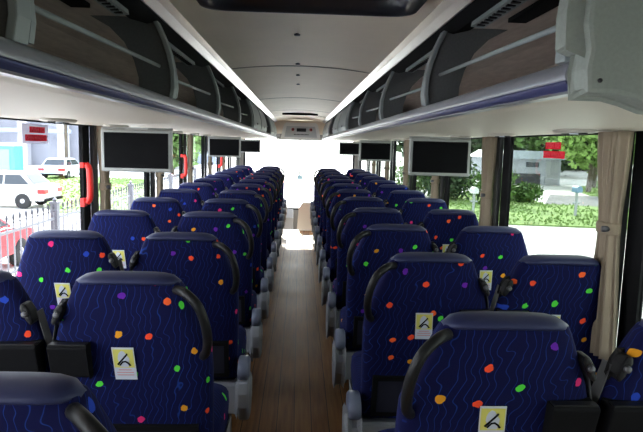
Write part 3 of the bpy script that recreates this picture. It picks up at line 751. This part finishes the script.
for y in (2.1, 7.67, 13.3, 18.9, 24.5):
    if pp is None:
        m = MB(); m.box(-.075,.075,-.075,.075,0,Hf-.02); m.box(-.09,.09,-.09,.09,Hf-.02,Hf+.03); m.lathe([(.03,Hf+.03),(.05,Hf+.07),(.0,Hf+.13)],(0,0,0),'z',12)
        pp = m.build('fence_post', mat('post_iron', (.12,.12,.135), .5), f, bevel=.006)
        o = pp
    else: o = pp.copy(); COL.objects.link(o); o.parent = f
    o.location = (0, y+.9, 0)

# cars
def car(name, loc, rz, paint, label, L=4.5, W=1.75, H=1.42):
    c = empty(name, loc, rz); tag(c, label, 'car')
    P = mat(name+'_paint', paint, .35, noise=0)
    lo = [(-.5,.30),(-.497,.52),(-.47,.62),(-.34,.66),(.18,.64),(.38,.585),(.485,.50),(.5,.32),(.49,.20),(-.49,.20)]
    def sec(hw, inset):
        return
    m = MB(); rings = []
    for t in (-1, -.94, -.6, 0, .6, .94, 1):
        e = 1-.05*(abs(t) > .97)
        rings.append([(px*L*e, t*W/2, .05+(pz*H if pz > .25 else pz*H)*(1 if abs(t) < .97 else .97)) for px, pz in lo])
    m.loft(rings, smooth=False); m.build('body', P, c, bevel=.03)
    cab = [(-.40,.64),(-.30,.97),(-.22,1.0),(.02,1.0),(.08,.97),(.24,.63)]
    m = MB(); rings = []
    for t, sc_ in ((-1,.0),(1,.0)):
        pass
    zt = lambda z: .05+z*H
    bw, tw = W/2*.97, W/2*.78
    for sgn in (-1, 1):
        rings.append([(px*L, sgn*(bw if pz < .7 else tw), zt(pz)-.0) for px, pz in cab])
    m.loft(rings, smooth=False); cb = m.build('cabin', P, c, bevel=.03)
    GLS = bpy.data.materials.get('car_glass') or mat('car_glass', (.03,.04,.05), .1)
    m = MB()
    for sgn in (-1, 1):
        for xa, xb, xc, xd in ((-.37,-.155,-.155,-.285),(-.14,.185,.07,-.14)):
            q = [(xa,.665),(xb,.665),(xc,.93),(xd,.93)]
            def yy(z): return sgn*(bw+(tw-bw)*(z-.64)/(.36)+.012)
            v = [(px*L, yy(pz), zt(pz)) for px, pz in q]; m.add(v, [(0,1,2,3)])
    m.add([(-.392*L-.012, -bw*.85, zt(.68)), (-.392*L-.012, bw*.85, zt(.68)), (-.312*L-.015, tw*.86, zt(.94)), (-.312*L-.015, -tw*.86, zt(.94))], [(0,1,2,3)])
    m.add([(.225*L+.012, -bw*.85, zt(.68)), (.225*L+.012, bw*.85, zt(.68)), (.10*L+.02, tw*.86, zt(.94)), (.10*L+.02, -tw*.86, zt(.94))], [(0,1,2,3)])
    m.build('windows', GLS, cb)
    T = bpy.data.materials.get('tyre') or mat('tyre', (.02,.02,.02), .8); R = bpy.data.materials.get('rim') or mat('rim', (.45,.45,.47), .3, .6)
    for px in (-.31, .31):
        for sgn in (-1, 1):
            m = MB(); m.lathe([(.22,-.10),(.30,-.10),(.325,-.06),(.325,.06),(.30,.10),(.22,.10)], (0,0,0), 'y', 24)
            wh = m.build('wheel', T, c); wh.location = (px*L, sgn*(W/2-.09), .325)
            m = MB(); m.lathe([(0,sgn*.095),(.06,sgn*.105),(.19,sgn*.085),(.22,sgn*.10),(.22,sgn*.06),(0,sgn*.06)], (0,0,0), 'y', 20); m.build('rim', R, wh)
    TL = bpy.data.materials.get('tail_red') or mat('tail_red', (.55,.02,.02), .3)
    for sgn in (-1, 1):
        m = MB(); m.box(-.503*L, -.44*L, *sorted((sgn*(W/2-.40), sgn*(W/2+.012))), .62, .80); m.build('tail_light', TL, c, bevel=.02)
        m = MB(); m.box(.46*L, .492*L, *sorted((sgn*(W/2-.42), sgn*(W/2-.05))), .62, .76); m.build('headlight', R, c, bevel=.02)
    B('number_plate', LWHT, c, -.506*L, -.50*L, -.22, .22, .52, .64)
    B('bumper', BLACKM, c, -.51*L, -.49*L, -W/2+.05, W/2-.05, .30, .42, bevel=.02)
    return c
x, y = gxy(-2, 206); car('sedan_car', (x, y, G), PI, (.62,.62,.60), 'white sedan parked sideways outside the nearest left window', 4.6)
x, y = gxy(64, 178); car('parked_car', (x, y, G), PI/2, (.60,.62,.64), 'white car seen from behind on the far side of the grass at left', 4.3)
car('red_car', (-7.1, 11.6, G), PI/2, (.55,.02,.03), 'red car just behind the iron fence at lower left', 4.3)
# portable toilet
x, y = gxy(8, 182)
pt = empty('portable_toilet', (x, y, G)); tag(pt, 'bright blue portable toilet cabin beyond the white sedan', 'cabin')
s_ = 1.0
B('cabin', mat('cabin_blue', (.08,.42,.68), .5), pt, -.75,.75,-.6,.6,0,2.3, bevel=.04); B('roof', mat('cabin_roof', (.55,.75,.85), .5), pt, -.8,.8,-.65,.65,2.3,2.5, bevel=.08); B('door', mat('cabin_door', (.20,.58,.80), .5), pt, -.35,.45,-.63,-.6,.15,2.1, bevel=.01)
# building behind
bd = empty('warehouse', (-34, 62, G)); tag(bd, 'grey concrete building with columns behind the parked cars at left', 'building')
m = MB(); m.box(-16, 10.5, 0, 10, 0, 9); m.build('wall', mat('concrete_wall', (.30,.31,.36), .85, noise=.1, nscale=.4), bd)
for k in range(7):
    B('column', mat('column_%d' % k, (.50,.50,.54), .8), bd, -15+4.0*k, -14.1+4.0*k, -1.6, -.7, 0, 8.2)
B('canopy', mat('canopy_pale', (.66,.67,.70), .7), bd, -16, 10.5, -2.4, 0, 8.0, 8.7)
B('beam', mat('beam_blue', (.30,.36,.46), .7), bd, -16, 10.5, -1.9, -1.6, 3.4, 3.8)
x, y = gxy(67, 176)
po = empty('utility_pole', (x, y, G)); tag(po, 'dark utility pole rising beside the far white car', 'pole')
m = MB(); m.tube([(0,0,0),(0,0,9)], .13, 10); m.build('mast', BARK, po); B('crossarm', BARK, po, -1.1,1.1,-.06,.06,7.4,7.55)
# trees and a wall further along the left
tree(-11, 50, 8, 3, 1, 'green tree far along the left of the street, behind the large screen', 2000, .35)
tree(-15, 62, 10, 5, 0, 'dark tree far down the left side of the street', 2400, .45)
hb = empty('street_building', (-13, 76, G)); tag(hb, 'grey building far ahead on the left of the street', 'building')
m = MB(); m.box(-6, 2, 0, 9, 0, 7); m.build('wall', mat('grey_blue_wall', (.26,.30,.38), .85), hb)
m = MB(); m.prism([(-6.5,7),(2.5,7),(-2,9)], 'y', -.4, 9.4); m.build('roof', mat('street_roof', (.18,.18,.2), .8), hb)
for k in range(4): B('window', bpy.data.materials['car_glass'], hb, -5.2+1.9*k, -4.2+1.9*k, -.05, 0, 1.5, 4.5)
